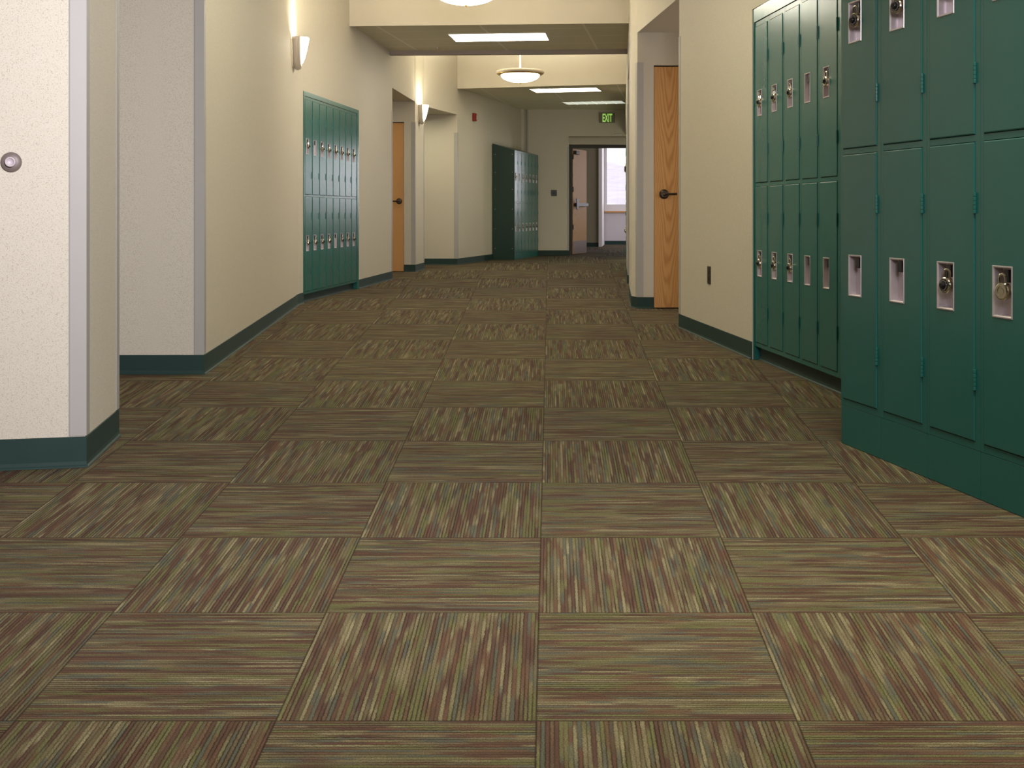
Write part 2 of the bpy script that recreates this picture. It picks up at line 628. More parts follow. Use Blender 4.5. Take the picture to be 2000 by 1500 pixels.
# headers over the left alcoves (wall above the openings)
wall('wall_left', [PB, RC, (-3.2, 6.49), (-3.2, 4.5)], AL, HT)
wall('wall_left', [E1, (-1.376, 17.76), (-2.7, 17.76), (-2.7, 15.9)], AL, HT)
wall('wall_left', [Q1, G0, (-2.7, 20.12), (-2.7, 18.7)], AL, HT)


def door_wall(name, xl, xr, y, thick, dl, dr, ztop, extra=None):
    """wall facing the camera with a door opening dl..dr"""
    bm = bmesh.new()
    if dl > xl:
        prism(bm, [(xl, y), (dl, y), (dl, y + thick), (xl, y + thick)], 0, HT)
    if extra:
        prism(bm, [(dr, y)] + extra + [(dr, y + thick)], 0, HT)
    prism(bm, [(dl, y), (dr, y), (dr, y + thick), (dl, y + thick)], ztop, HT)
    prism(bm, [(dl, y + thick * 0.6), (dr, y + thick * 0.6), (dr, y + thick), (dl, y + thick)], 0, ztop)
    return struct(link(name, bm, M['wall']))


door_wall('wall_left', -2.7, Q0[0], 17.76, 0.9, -2.44, -1.530, 2.12, [Q0, Q1])
# right side
door_wall('wall_right', 1.238, 2.9, 10.95, 0.35, 1.238, 2.15, 2.125, [(2.9, 10.95), (2.9, 11.3)])
wall('wall_right', [PC, PD, N0, (2.9, 12.7), (2.9, 11.3), (1.238, 11.3), (1.238, 10.95)])
wall('wall_right', [MC, (1.373, 7.17), (2.9, 7.32), (2.9, 9.15)])
Bd = unit(B2a, B2b)
Bb = Vector((-Bd.y, Bd.x))
wall('wall_right', [(B2a[0] - .012, B2a[1] + .02), (1.56, 5.2), (2.3, 5.2), (2.3, 7.17)], 2.0, HT)
wall('wall_right', [(B2a[0] + Bb.x * 0.44, 7.17), (1.99, 5.2), (2.3, 5.2), (2.3, 7.17)], 0, 2.0)
wall('wall_right', [(1.72, 5.2), (2.3, 5.2), (3.6, -3.5), (3.2, -3.5)])
wall('wall_right', [(2.9, 9.15), (3.05, 9.15), (3.05, 10.95), (2.9, 10.95)])
wall('wall_right', [(2.9, 12.7), (3.05, 12.7), (3.05, 14.8), (2.9, 14.8)])
wall('wall_right', [N1, RL, (2.9, 17.3), (2.9, 14.8)])
RM = lerp(RL, RE, 0.30)
wall('wall_right', [RL, RE, (3.6, 24.5), (3.6, 17.3)], 2.36, HT)
wall('wall_right', [RL, RM, (3.6, RM[1]), (3.6, 17.3)], 2.12, 2.36)
wall('wall_right', [(RM[0] + 0.42, RM[1]), (3.6, RM[1]), (3.6, 17.3), (2.03, 17.3)], 0, 2.12)
wall('wall_right', [(3.6, 19.4), (3.75, 19.4), (3.75, 24.92), (3.6, 24.92)], 0, 3.0)
wall('wall_right', [MC, (2.9, 9.15), (2.9, 10.95), PC], AL, HT)
wall('wall_right', [N0, (2.9, 12.7), (2.9, 14.8), N1], AL, HT)
# end wall with the exit recess
bm = bmesh.new()
prism(bm, [G1, J0, (1.11, 24.92), (-2.7, 24.92), (-2.7, 24.5)], 0, 2.85)
prism(bm, [J0, (3.6, 24.5), (3.6, 24.92), (1.11, 24.92)], 2.33, 2.85)
prism(bm, [(3.45, 24.5), (3.6, 24.5), (3.6, 24.92), (3.45, 24.92)], 0, 2.33)
prism(bm, [(0.9, 24.92), (3.6, 24.92), (3.6, 25.02), (0.9, 25.02)], 2.19, 3.0)
struct(link('wall_back', bm, M['wall']))
# shell behind the camera
wall('wall_front', [(-3.4, -3.5), (3.7, -3.5), (3.7, -3.65), (-3.4, -3.65)])

# ceilings
bm = bmesh.new()
prism(bm, [(-3.4, -3.6), (3.7, -3.6), (3.2, 21.5), (-3.4, 21.5)], HT, HT + 0.1)
struct(link('ceiling', bm, M['paint']))


def soffit(pts, z, lipz=None):
    bm = bmesh.new()
    fs = prism(bm, pts, z, HT)
    fs[0].material_index = 1
    o = struct(link('ceiling', bm, [M['paint'], M['tile']]))
    return o


soffit([(-1.745, 13.40), (1.25, 13.18), (1.42, 15.50), (-1.55, 15.66)], 2.85)
# front face drops a little below the tiles, as does the rear beam
for a, b, d, zl, m in (((-1.745, 13.40), (1.25, 13.18), -0.03, 2.825, 'paint'), ((-1.53, 15.60), (1.42, 15.44), 0.10, 2.80, 'grey_paint')):
    u_ = unit(a, b)
    nb = Vector((-u_.y, u_.x)) * d
    wall('trim_1', [a, b, (b[0] + nb.x, b[1] + nb.y), (a[0] + nb.x, a[1] + nb.y)], zl, 2.852 if d > .05 else HT, m)
soffit([(-0.90, 20.16), (1.80, 19.40), (2.30, 24.5), (0.2, 24.5)], 2.85)
a, b = (-0.90, 20.16), (1.80, 19.40)
u_ = unit(a, b)
nb = Vector((-u_.y, u_.x)) * 0.03
wall('trim_2', [(a[0] - nb.x, a[1] - nb.y), (b[0] - nb.x, b[1] - nb.y), b, a], 2.825, HT, 'paint')

# ------------------------------------------------------------------ baseboards
BP = [(0, 0.001), (0.012, 0.001), (0.0105, 0.004), (0.006, 0.009), (0.0042, 0.02), (0.004, 0.100), (0, 0.101)]


def baseboard(name, pts, room_left=False, top=0.101):
    """pts run so that the corridor lies on the right unless room_left."""
    bm = bmesh.new()
    s_ = 1 if room_left else -1
    prof = [(d * s_, z if z < 0.09 else z - 0.101 + top) for d, z in BP]
    sweep(bm, pts, prof)
    return struct(link(name, bm, M['rubber']))


baseboard('baseboard_left', [(bx_, 3.742), PA, PB])
baseboard('baseboard_left', [(bx_, 6.49), RC, K1, K2, (-1.936, 11.46), L0])
kf = 0.045
Lk0 = (L0[0] + Lb.x * kf + Ld.x * 0.03, L0[1] + Lb.y * kf + Ld.y * 0.03)
Lk1 = (L1[0] + Lb.x * kf - Ld.x * 0.03, L1[1] + Lb.y * kf - Ld.y * 0.03)
baseboard('baseboard_left', [Lk0, Lk1], top=0.079)
baseboard('baseboard_left', [L1, E1, (-2.7, 15.9)])
baseboard('baseboard_left', [(-1.530, 17.76), Q0, Q1, (-2.2, 18.62)])
baseboard('baseboard_left', [(-2.6, 20.12), G0, (-0.33, 22.35)])
baseboard('baseboard_back', [(0.42, 24.5), J0])
baseboard('baseboard_right', [(1.238, 10.95), PC, PD, N0, (2.6, 12.7)], True)
baseboard('baseboard_right', [(2.8, 9.15), MC, (1.373, 7.17)])
Bk0 = (B2a[0] + Bb.x * 0.03 + Bd.x * 0.01, B2a[1] + Bb.y * 0.03 + Bd.y * 0.01)
Bk1 = (1.556 + Bb.x * 0.03, 5.10)
baseboard('baseboard_right', [Bk0, Bk1], top=0.079)
baseboard('baseboard_right', [(2.6, 14.8), N1, RL], True)

# ------------------------------------------------------------------ corner guards
GN = [3]


def guard(pt, d1, d2, wid=0.05, z0=0.104, z1=2.12, th=0.004):
    """L-shaped guard wrapped round an outer corner: d1 and d2 run along the two wall faces away from the corner."""
    d1 = Vector(d1).normalized()
    d2 = Vector(d2).normalized()
    out = -(d1 + d2).normalized()
    c = Vector(pt)
    n1 = Vector((-d1.y, d1.x))
    if n1.dot(out) < 0:
        n1 = -n1
    n2 = Vector((-d2.y, d2.x))
    if n2.dot(out) < 0:
        n2 = -n2
    oc = c + out * (th / max(0.3, out.dot(n1)))
    e = 0.0006
    pts = [c + d1 * wid + n1 * e, c + d1 * wid + n1 * th * 0.6, c + d1 * (wid - 0.004) + n1 * th, oc,
           c + d2 * (wid - 0.004) + n2 * th, c + d2 * wid + n2 * th * 0.6, c + d2 * wid + n2 * e,
           c + out * (e / max(0.3, out.dot(n1)))]
    bm = bmesh.new()
    prism(bm, [(p.x, p.y) for p in pts], z0, z1)
    o = struct(link('trim_%d' % GN[0], bm, M['guard']))
    GN[0] += 1
    return o


def vv(a, b):
    return (b[0] - a[0], b[1] - a[1])


guard(PA, vv(PA, (bx_, 3.742)), vv(PA, PB), 0.052)
guard(PB, vv(PB, PA), vv(PB, (bx_, 4.5)), 0.05)
guard(RC, vv(RC, (bx_, 6.49)), vv(RC, K1), 0.05)
guard(E1, vv(E1, L1), vv(E1, (-2.7, 15.9)), 0.05)
guard(Q0, (-1, 0), vv(Q0, Q1), 0.055)
guard(Q1, vv(Q1, Q0), (-1, 0.1), 0.05)
guard(G0, (-1, 0), vv(G0, G1), 0.05)
guard(MC, (1, 0), vv(MC, B2a), 0.05)
guard(PC, (1, 0), vv(PC, PD), 0.05, z1=2.15)
guard(N0, vv(N0, PD), (1, 0), 0.05)
guard(N1, (1, 0), vv(N1, RL), 0.05)
guard(J0, (-1, 0), (0, 1), 0.03)
# thin conduit in the far corner
bm = bmesh.new()
tube(bm, [(0.30, 24.46, 0.11), (0.30, 24.46, 2.84)], 0.018)
tag(link('conduit', bm, M['guard']), 'thin pale conduit running up the far corner behind the lockers', 'conduit')


# ------------------------------------------------------------------ lockers
DT = 0.018      # door thickness
DZ = ((0.025, 0.905), (0.928, 1.812))
LT = 1.84
HP = (0.070, 0.168)      # pocket span across, measured from the left edge (for a 0.31 m locker)


def pocket_span(wd):
    c = wd * 0.385
    h = 0.046 if wd > 0.3 else 0.040
    return c - h, c + h


def make_door(parent, wd, x0, x1, z0, z1, hand_z0, hand_z1):
    hx0, hx1 = pocket_span(wd)
    f = -0.0035     # front plane
    c = 0.0035
    bm = bmesh.new()
    xs = [x0 + c, hx0, hx1, x1 - c]
    zs = [z0 + c, hand_z0, hand_z1, z1 - c]
    g = [[bm.verts.new((x, f, z)) for z in zs] for x in xs]
    for i in range(3):
        for j in range(3):
            if i == 1 and j == 1:
                continue
            bm.faces.new((g[i][j], g[i + 1][j], g[i + 1][j + 1], g[i][j + 1]))
    # rounded outer edge
    loop = [g[i][0] for i in range(4)] + [g[3][j] for j in range(1, 4)] + [g[i][3] for i in (2, 1, 0)] + [g[0][j] for j in (2, 1)]
    prev = loop
    cx, cz = (x0 + x1) / 2, (z0 + z1) / 2
    hw, hh = (x1 - x0) / 2, (z1 - z0) / 2
    for grow, dep in ((0.55, 0.0008), (0.9, 0.0022), (1.0, 0.005), (1.0, 0.012)):
        ring = []
        for v in loop:
            x, z = v.co.x, v.co.z
            nx = x + (c * grow if x > x1 - c - 1e-6 else (-c * grow if x < x0 + c + 1e-6 else 0))
            nz = z + (c * grow if z > z1 - c - 1e-6 else (-c * grow if z < z0 + c + 1e-6 else 0))
            ring.append(bm.verts.new((nx, f + dep, nz)))
        n = len(loop)
        for i in range(n):
            bm.faces.new((prev[i], prev[(i + 1) % n], ring[(i + 1) % n], ring[i]))
        prev = ring
    d = link('door', bm, M['green'], parent)
    # recessed pull pocket: flange, tapered walls, back plate in two planes
    bm = bmesh.new()
    fl = 0.004
    dep = 0.026

    def ringv(inset, y):
        return [bm.verts.new(p) for p in ((hx0 + inset, y, hand_z0 + inset), (hx1 - inset, y, hand_z0 + inset),
                                          (hx1 - inset, y, hand_z1 - inset), (hx0 + inset, y, hand_z1 - inset))]
    r = [ringv(-fl, f - 0.0002), ringv(-fl * 0.8, f - 0.0022), ringv(0.0, f - 0.0022), ringv(0.003, f + 0.002), ringv(0.004, f + dep)]
    for a_, b_ in zip(r, r[1:]):
        for i in range(4):
            bm.faces.new((a_[i], a_[(i + 1) % 4], b_[(i + 1) % 4], b_[i]))
    bm.faces.new(r[-1])
    # raised strip carrying the latch
    xm = hx0 + (hx1 - hx0) * 0.66
    box(bm, xm, f + 0.016, hand_z0 + 0.004, hx1 - 0.004, f + dep, hand_z1 - 0.004)
    link('handle_pocket', bm, M['pocket'], d)
    bm = bmesh.new()
    box(bm, xm - 0.012, f + 0.001, hand_z1 - 0.042, xm + 0.010, f + 0.024, hand_z1 - 0.006, bev=0.002)
    link('latch', bm, M['black'], d)
    for hz in (z0 + 0.18, z0 + 0.70):
        bm = bmesh.new()
        for q in range(5):
            z_ = hz - 0.03 + q * 0.0125
            lathe(bm, [(0, z_), (0.0045, z_), (0.005, z_ + 0.001), (0.005, z_ + 0.0105), (0.0045, z_ + 0.0115), (0, z_ + 0.0115)], 10, cen=(x1 + 0.003, -0.0035, 0))
        link('hinge', bm, M['green'], d)
    return d


def make_locker(wd, z0=0.08, plinth=False, depth=0.40, slope=0.0):
    t = thing('locker', (0, 0, 0), 0)
    bm = bmesh.new()
    e = 0.0008
    xa, xb = 0.020, wd - 0.029
    y0 = 0.0
    # face frame
    box(bm, e, y0, z0, xa - 0.002, 0.018, z0 + LT)
    box(bm, xb + 0.002, y0, z0, wd - e, 0.018, z0 + LT)
    for a_, b_ in ((0, DZ[0][0] - 0.002), (DZ[0][1] + 0.002, DZ[1][0] - 0.002), (DZ[1][1] + 0.002, LT)):
        box(bm, xa - 0.002, y0 + 0.0004, z0 + a_, xb + 0.002, 0.017, z0 + b_)
    # carcass
    box(bm, e, 0.018, z0, e + 0.002, depth, z0 + LT)
    box(bm, wd - e - 0.002, 0.018, z0, wd - e, depth, z0 + LT)
    box(bm, e, depth - 0.003, z0, wd - e, depth, z0 + LT)
    box(bm, e, 0.018, z0, wd - e, depth, z0 + 0.003)
    box(bm, e, 0.018, z0 + 0.912, wd - e, depth, z0 + 0.916)
    if slope:
        q = [(e, 0.0, z0 + LT), (wd - e, 0.0, z0 + LT), (wd - e, depth, z0 + LT), (e, depth, z0 + LT),
             (e, 0.0, z0 + LT + 0.004), (wd - e, 0.0, z0 + LT + 0.004), (wd - e, depth, z0 + LT + slope), (e, depth, z0 + LT + slope)]
        v = [bm.verts.new(p) for p in q]
        for i_ in ((0, 3, 2, 1), (4, 5, 6, 7), (0, 1, 5, 4), (1, 2, 6, 5), (2, 3, 7, 6), (3, 0, 4, 7)):
            bm.faces.new([v[i] for i in i_])
    else:
        box(bm, e, 0.018, z0 + LT - 0.003, wd - e, depth, z0 + LT)
    link('body', bm, M['green'], t)
    for a_, b_ in DZ:
        make_door(t, wd, xa, xb, z0 + a_, z0 + b_, z0 + a_ + 0.378, z0 + a_ + 0.518)
    if plinth:
        bm = bmesh.new()
        box(bm, e, 0.0006, 0.001, wd - e, 0.30, z0 - 0.0012, bev=0.001)
        link('base_panel', bm, M['green'], t)
    else:
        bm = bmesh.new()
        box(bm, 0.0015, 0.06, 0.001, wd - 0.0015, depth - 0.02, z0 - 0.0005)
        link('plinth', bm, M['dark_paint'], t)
    return t


def lockers(origin, d, wd, labels, group, **kw):
    d = Vector(d).normalized()
    rz = math.atan2(d.y, d.x)
    proto = make_locker(wd, **kw)
    res = []
    for i, lb in enumerate(labels):
        o = proto if i == 0 else copy_tree(proto)
        o.location = (origin[0] + d.x * wd * i, origin[1] + d.y * wd * i, 0)
        o.rotation_euler = (0, 0, rz)
        tag(o, lb, 'locker', group)
        res.append(o)
    return res


def make_padlock():
    """combination padlock: front faces -Y, origin at body centre"""
    t = thing('padlock', (0, 0, 0), 0)
    bm = bmesh.new()
    lathe(bm, [(0, -0.010), (0.0085, -0.010), (0.0092, -0.0082), (0.0122, -0.0082), (0.013, -0.010), (0.019, -0.010), (0.0225, -0.008), (0.0235, -0.004), (0.0235, 0.004), (0.0225, 0.007), (0.020, 0.0095),
               (0.0175, 0.0095), (0.0170, 0.0075), (0, 0.0075)], 32, 'Y')
    link('lock_body', bm, M['chrome'], t, smooth=False)
    bm = bmesh.new()
    lathe(bm, [(0.0, 0.0076), (0.0162, 0.0076), (0.0158, 0.0105), (0.0085, 0.0118), (0.0080, 0.0185), (0.0070, 0.0195), (0, 0.0195)], 28, 'Y')
    dl = link('dial', bm, M['black'], t)
    bm = bmesh.new()
    for i in range(20):
        a = 2 * math.pi * i / 20
        c_, s_ = math.cos(a), math.sin(a)
        r0, r1, hw = 0.0122, 0.0152, 0.0004
        q = [(c_ * r0 - s_ * hw, -0.0114, s_ * r0 + c_ * hw), (c_ * r0 + s_ * hw, -0.0114, s_ * r0 - c_ * hw),
             (c_ * r1 + s_ * hw, -0.0112, s_ * r1 - c_ * hw), (c_ * r1 - s_ * hw, -0.0112, s_ * r1 + c_ * hw)]
        bm.faces.new([bm.verts.new(p) for p in q])
    link('dial_marks', bm, M['white'], dl)
    bm = bmesh.new()
    pts = [(-0.011, 0, 0.018), (-0.011, 0, 0.034)]
    for i in range(1, 8):
        a = math.pi - math.pi * i / 8
        pts.append((0.011 * math.cos(a), 0, 0.034 + 0.011 * math.sin(a)))
    pts += [(0.011, 0, 0.034), (0.011, 0, 0.018)]
    tube(bm, pts, 0.0035, 10)
    link('shackle', bm, M['chrome'], t)
    return t


PADS = []


def padlock_at(locker, wd, z0, tier, label, group, turn=0.0, tilt=0.0, drop=0.0):
    hx0, hx1 = pocket_span(wd)
    xm = hx0 + (hx1 - hx0) * 0.66
    hz = z0 + DZ[tier][0] + 0.518
    o = make_padlock() if not PADS else copy_tree(PADS[0])
    PADS.append(o)
    rz = locker.rotation_euler[2]
    lx, ly = xm - 0.002, -0.008
    c_, s_ = math.cos(rz), math.sin(rz)
    o.location = (locker.location[0] + c_ * lx - s_ * ly, locker.location[1] + s_ * lx + c_ * ly, hz - 0.067 - drop)
    o.rotation_euler = (0, tilt, rz + turn)
    k_ = 1.08 if wd > 0.3 and len(PADS) < 6 else 1.0
    o.scale = (k_, k_, k_)
    tag(o, label, 'padlock', group)
    return o


# foreground bank, right
fl_ = lockers(B1a, B1d, 0.309, [
    'tall green two-door locker at the far left end of the nearest bank, padlock above only',
    'second green locker from the left in the nearest bank, padlock above and empty pocket below',
    'third green locker from the left in the nearest bank, black-dial padlock in its lower pocket',
    'green locker cut off by the right photo edge, reversed steel padlock in its lower pocket'],
    'foreground lockers', z0=0.142, plinth=True)
W1, Z1_ = 0.309, 0.142
padlock_at(fl_[0], W1, Z1_, 1, 'padlock with black dial in the upper pocket of the nearest bank\'s leftmost locker', 'foreground padlocks', 0.3)
padlock_at(fl_[1], W1, Z1_, 1, 'padlock with black dial in the upper pocket of the nearest bank\'s second locker', 'foreground padlocks', 0.3)
padlock_at(fl_[2], W1, Z1_, 1, 'padlock at the top photo edge in the upper pocket of the nearest bank\'s third locker', 'foreground padlocks', 0.3, 0, -0.006)
padlock_at(fl_[2], W1, Z1_, 0, 'padlock with black dial in the lower pocket of the nearest bank\'s third locker', 'foreground padlocks', 0.15, 0.1)
padlock_at(fl_[3], W1, Z1_, 0, 'steel padlock hanging back to front in the lower pocket beside the right photo edge', 'foreground padlocks', math.pi + 0.22, 0.12)

# second bank, right
ord_ = ['first', 'second', 'third', 'fourth', 'fifth', 'sixth', 'seventh', 'eighth']
W2 = 0.281
sb_ = lockers(B2a, Bd, W2, [
    'narrow green locker beside the beige wall with the outlet, padlocks in both pockets',
    'second green locker from the beige wall in the recessed right bank, both pockets padlocked',
    'middle green locker of the recessed right bank, both pockets padlocked',
    'fourth green locker from the beige wall in the recessed right bank, both pockets empty',
    'green locker of the recessed right bank next to the jutting nearest bank, lower pocket empty'],
    'recessed right lockers', z0=0.08)
for i in range(5):
    if i != 3:
        padlock_at(sb_[i], W2, 0.08, 1, 'padlock in the upper pocket of the %s locker from the beige wall, recessed right bank' % ord_[i], 'padlocks on the recessed right bank', 0.1)
    if i < 3:
        padlock_at(sb_[i], W2, 0.08, 0, 'padlock in the lower pocket of the %s locker from the beige wall, recessed right bank' % ord_[i], 'padlocks on the recessed right bank', 0.1)

# left bank
LL = (Vector(L1) - Vector(L0)).length
LW = (LL - 0.11) / 8
o0 = (L0[0] + Ld.x * 0.035, L0[1] + Ld.y * 0.035)
lb_ = lockers(o0, Ld, LW, ['%s green locker from the left in the built-in bank under the near wall sconce' % s_ for s_ in ord_], 'left wall lockers', z0=0.08, depth=0.42)
for i in range(8):
    if i != 1:
        padlock_at(lb_[i], LW, 0.08, 1, 'padlock in the upper pocket of the %s locker from the left, left wall bank' % ord_[i], 'padlocks on the left wall lockers')
    if i != 4:
        padlock_at(lb_[i], LW, 0.08, 0, 'padlock in the lower pocket of the %s locker from the left, left wall bank' % ord_[i], 'padlocks on the left wall lockers')

# far bank standing in front of the end of the left wall
FD = Vector((0.229, 0.973)).normalized()
FW = 0.293
FO = (0.036, 22.20)
fb_ = lockers(FO, FD, FW, ['%s sloped-top green locker from the left in the far bank by the exit' % s_ for s_ in ord_[:7]], 'far lockers', z0=0.10, plinth=True, depth=0.38, slope=0.12)
for i in range(7):
    for tr in (0, 1):
        if (tr, i) in ((1, 1), (0, 0)):
            continue
        padlock_at(fb_[i], FW, 0.10, tr, 'padlock in the %s pocket of the far exit-side bank\'s %s locker' % ('upper' if tr else 'lower', ord_[i]), 'padlocks on the far lockers')
# its end panel
FBk = Vector((-FD.y, FD.x))
t = thing('end_panel', (FO[0], FO[1], 0), math.atan2(FD.y, FD.x), 'dark green side panel closing the near end of the far lockers', 'locker panel')
bm = bmesh.new()
v = [bm.verts.new(p) for p in ((-0.012, -0.012, 0.001), (-0.001, -0.012, 0.001), (-0.001, 0.385, 0.001), (-0.012, 0.385, 0.001),
                               (-0.012, -0.012, 1.945), (-0.001, -0.012, 1.945), (-0.001, 0.385, 2.065), (-0.012, 0.385, 2.065))]
for q in ((0, 3, 2, 1), (4, 5, 6, 7), (0, 1, 5, 4), (1, 2, 6, 5), (2, 3, 7, 6), (3, 0, 4, 7)):
    bm.faces.new([v[i] for i in q])
link('panel', bm, M['green_dark'], t)
for z in (0.2, 0.55, 0.9, 1.25, 1.55, 1.87):
    for y in (0.03, 0.34):
        bm = bmesh.new()
        lathe(bm, [(0.0, 0.004), (0.005, 0.003), (0.007, 0.0), (0, 0.0)], 8, 'X', cen=(-0.012, y, z))
        for v_ in bm.verts:
            v_.co.x = -0.012 - (v_.co.x + 0.012)
        link('bolt', bm, M['guard'], t)

# lockers far down the right wall, seen almost edge on
RDv = unit(RL, RE)
RDn = Vector((RDv.y, -RDv.x))
rw_o = (RL[0] + RDv.x * 2.15, RL[1] + RDv.y * 2.15)
rb_ = lockers(rw_o, -RDv, 0.30, ['green locker in the bank seen edge-on along the far right wall'] * 7, 'edge-on lockers along the far right wall', z0=0.10, plinth=True)
for i in range(7):
    padlock_at(rb_[i], 0.30, 0.10, 0, 'padlock on the edge-on lockers along the far right wall', 'padlocks on the edge-on right lockers')
    padlock_at(rb_[i], 0.30, 0.10, 1, 'padlock on the edge-on lockers along the far right wall', 'padlocks on the edge-on right lockers')


def filler(a, b, z0, z1, th, back, mat='green', name='trim_20'):
    d = unit(a, b)
    n = Vector((-d.y, d.x))
    if back < 0:
        n = -n
    bm = bmesh.new()
    prism(bm, [a, b, (b[0] + n.x * th, b[1] + n.y * th), (a[0] + n.x * th, a[1] + n.y * th)], z0, z1)
    return struct(link(name, bm, M[mat]))


# fillers framing the built-in banks
ex = 0.006
La = (L0[0] - Lb.x * ex, L0[1] - Lb.y * ex)
Lz = (L1[0] - Lb.x * ex, L1[1] - Lb.y * ex)
filler(La, (La[0] + Ld.x * 0.034, La[1] + Ld.y * 0.034), 0.08, 1.963, 0.05, 1, name='trim_20')
filler((Lz[0] - Ld.x * 0.074, Lz[1] - Ld.y * 0.074), Lz, 0.001, 1.963, 0.05, 1, name='trim_21')
filler((La[0] + Ld.x * 0.036, La[1] + Ld.y * 0.036), (Lz[0] - Ld.x * 0.076, Lz[1] - Ld.y * 0.076), 1.922, 1.963, 0.02, 1, name='trim_22')
Ba = (B2a[0] - Bb.x * ex - Bd.x * 0.024, B2a[1] - Bb.y * ex - Bd.y * 0.024)
Bz = (1.556 - Bb.x * ex, 5.10)
filler(Ba, (Ba[0] + Bd.x * 0.022, Ba[1] + Bd.y * 0.022), 0.001, 1.998, 0.05, 1, name='trim_23')
filler((Ba[0] + Bd.x * 0.024, Ba[1] + Bd.y * 0.024), Bz, 1.922, 1.998, 0.02, 1, name='trim_24')
filler((B2b[0], B2b[1]), (1.556, 5.10), 0.08, 1.92, 0.02, 1, name='trim_25')


# ------------------------------------------------------------------ doors
def lever_set(parent, x, z, y, direction):
    bm = bmesh.new()
    lathe(bm, [(0, 0.012), (0.028, 0.012), (0.040, 0.008), (0.043, 0.0), (0, 0.0)], 28, 'Y', cen=(x, y, z))
    h = link('door_handle', bm, M['bronze'], parent)
    bm = bmesh.new()
    lathe(bm, [(0, 0.055), (0.012, 0.053), (0.014, 0.04), (0.014, 0.010), (0, 0.010)], 18, 'Y', cen=(x, y, z))
    pts = [(x, y - 0.045, z), (x + direction * 0.02, y - 0.052, z), (x + direction * 0.06, y - 0.054, z - 0.001), (x + direction * 0.105, y - 0.048, z + 0.001)]
    tube(bm, pts, 0.0105, 12)
    link('lever', bm, M['bronze'], h)
    return h


def oak_door(name, x0, x1, y, ztop, latch_x, direction, hz):
    bm = bmesh.new()
    box(bm, 0.004, 0, 0.008, x1 - x0 - 0.004, 0.042, ztop - 0.006, bev=0.0015)
    o = struct(link(name, bm, M['oak']))
    o.location = (x0, y, 0)
    lever_set(o, latch_x - x0, hz, 0.0, direction)
    bm = bmesh.new()
    ex_ = 0.004 if abs(latch_x - x0) < abs(latch_x - x1) else (x1 - x0 - 0.004)
    box(bm, ex_ - 0.004, 0.012, hz - 0.03, ex_ + 0.003, 0.032, hz + 0.03)
    link('latch_plate', bm, M['brass'], o)
    return o


oak_door('door_1', 1.238, 2.15, 10.965, 2.12, 1.330, 1, 1.0)
oak_door('door_2', -2.44, -1.530, 17.775, 2.115, -1.60, -1, 1.0)

# exit doorway
fy = 24.93
bm = bmesh.new()
prism(bm, [(1.14, fy), (1.20, fy), (1.20, fy + 0.10), (1.14, fy + 0.10)], 0.001, 2.19)
prism(bm, [(1.20, fy), (3.45, fy), (3.45, fy + 0.10), (1.20, fy + 0.10)], 2.12, 2.185)
prism(bm, [(3.40, fy), (3.45, fy), (3.45, fy + 0.10), (3.40, fy + 0.10)], 0.001, 2.12)
struct(link('trim_30', bm, M['dark_metal']))
o = thing('door_3', (1.212, fy + 0.03, 0), math.radians(69))
o['kind'] = 'structure'
bm = bmesh.new()
box(bm, 0.0, 0.0, 0.012, 0.90, 0.044, 2.11, bev=0.002)
link('door_leaf', bm, M['oak'], o)
bm = bmesh.new()
box(bm, 0.02, -0.003, 0.02, 0.89, -0.0002, 0.27)
link('kick_plate', bm, M['kick'], o)
bm = bmesh.new()
box(bm, 0.05, -0.06, 0.96, 0.84, -0.022, 1.03, bev=0.006)
box(bm, 0.06, -0.022, 0.97, 0.12, -0.001, 1.02)
box(bm, 0.78, -0.022, 0.97, 0.83, -0.001, 1.02)
pb = link('panic_bar', bm, M['black'], o)
bm = bmesh.new()
box(bm, 0.02, -0.075, 0.90, 0.16, -0.061, 1.12, bev=0.006)
link('bar_head', bm, M['black'], pb)
for z in (0.55, 1.30, 1.95):
    bm = bmesh.new()
    lathe(bm, [(0, z - 0.05), (0.011, z - 0.05), (0.011, z + 0.05), (0, z + 0.05)], 10, cen=(-0.008, -0.008, 0))
    link('hinge', bm, M['dark_metal'], o)
bm = bmesh.new()
box(bm, 0.02, -0.07, 2.00, 0.22, -0.001, 2.07, bev=0.004)
link('door_closer', bm, M['dark_metal'], o)

# ------------------------------------------------------------------ room beyond the exit
bm = bmesh.new()
prism(bm, [(-1.5, 30.75), (2.185, 30.75), (2.22, 30.85), (2.30, 32.74), (-1.5, 32.74)], 0, 3.0)
struct(link('wall_back', bm, M['dusk']))
baseboard('baseboard_back', [(-1.4, 30.75), (2.14, 30.75)])
bm = bmesh.new()
prism(bm, [(2.12, 30.72), (2.20, 30.72), (2.40, 32.68), (2.33, 32.68)], 0.001, 2.85)
struct(link('trim_31', bm, M['white']))
WY = 32.75
WX0, WX1, WZ0, WZ1 = 2.48, 7.8, 1.05, 2.7
bm = bmesh.new()
box(bm, 2.30, WY, 0, 8.4, WY + 0.2, WZ0 - 0.17)
box(bm, 2.30, WY, WZ1, 8.4, WY + 0.2, 3.0)
box(bm, 2.30, WY, WZ0 - 0.17, WX0 - 0.06, WY + 0.2, WZ1)
box(bm, WX1, WY, WZ0 - 0.17, 8.4, WY + 0.2, WZ1)
struct(link('wall_back', bm, M['room']))
baseboard('baseboard_back', [(2.42, WY), (8.1, WY)])
bm = bmesh.new()
box(bm, WX0 - 0.06, WY + 0.02, WZ0 - 0.17, WX1, WY + 0.10, WZ0)
box(bm, WX0 - 0.06, WY + 0.02, WZ1 - 0.05, WX1, WY + 0.10, WZ1)
box(bm, WX0 - 0.06, WY + 0.02, WZ0, WX0 + 0.0, WY + 0.10, WZ1 - 0.05)
box(bm, WX1 - 0.06, WY + 0.02, WZ0, WX1, WY + 0.10, WZ1 - 0.05)
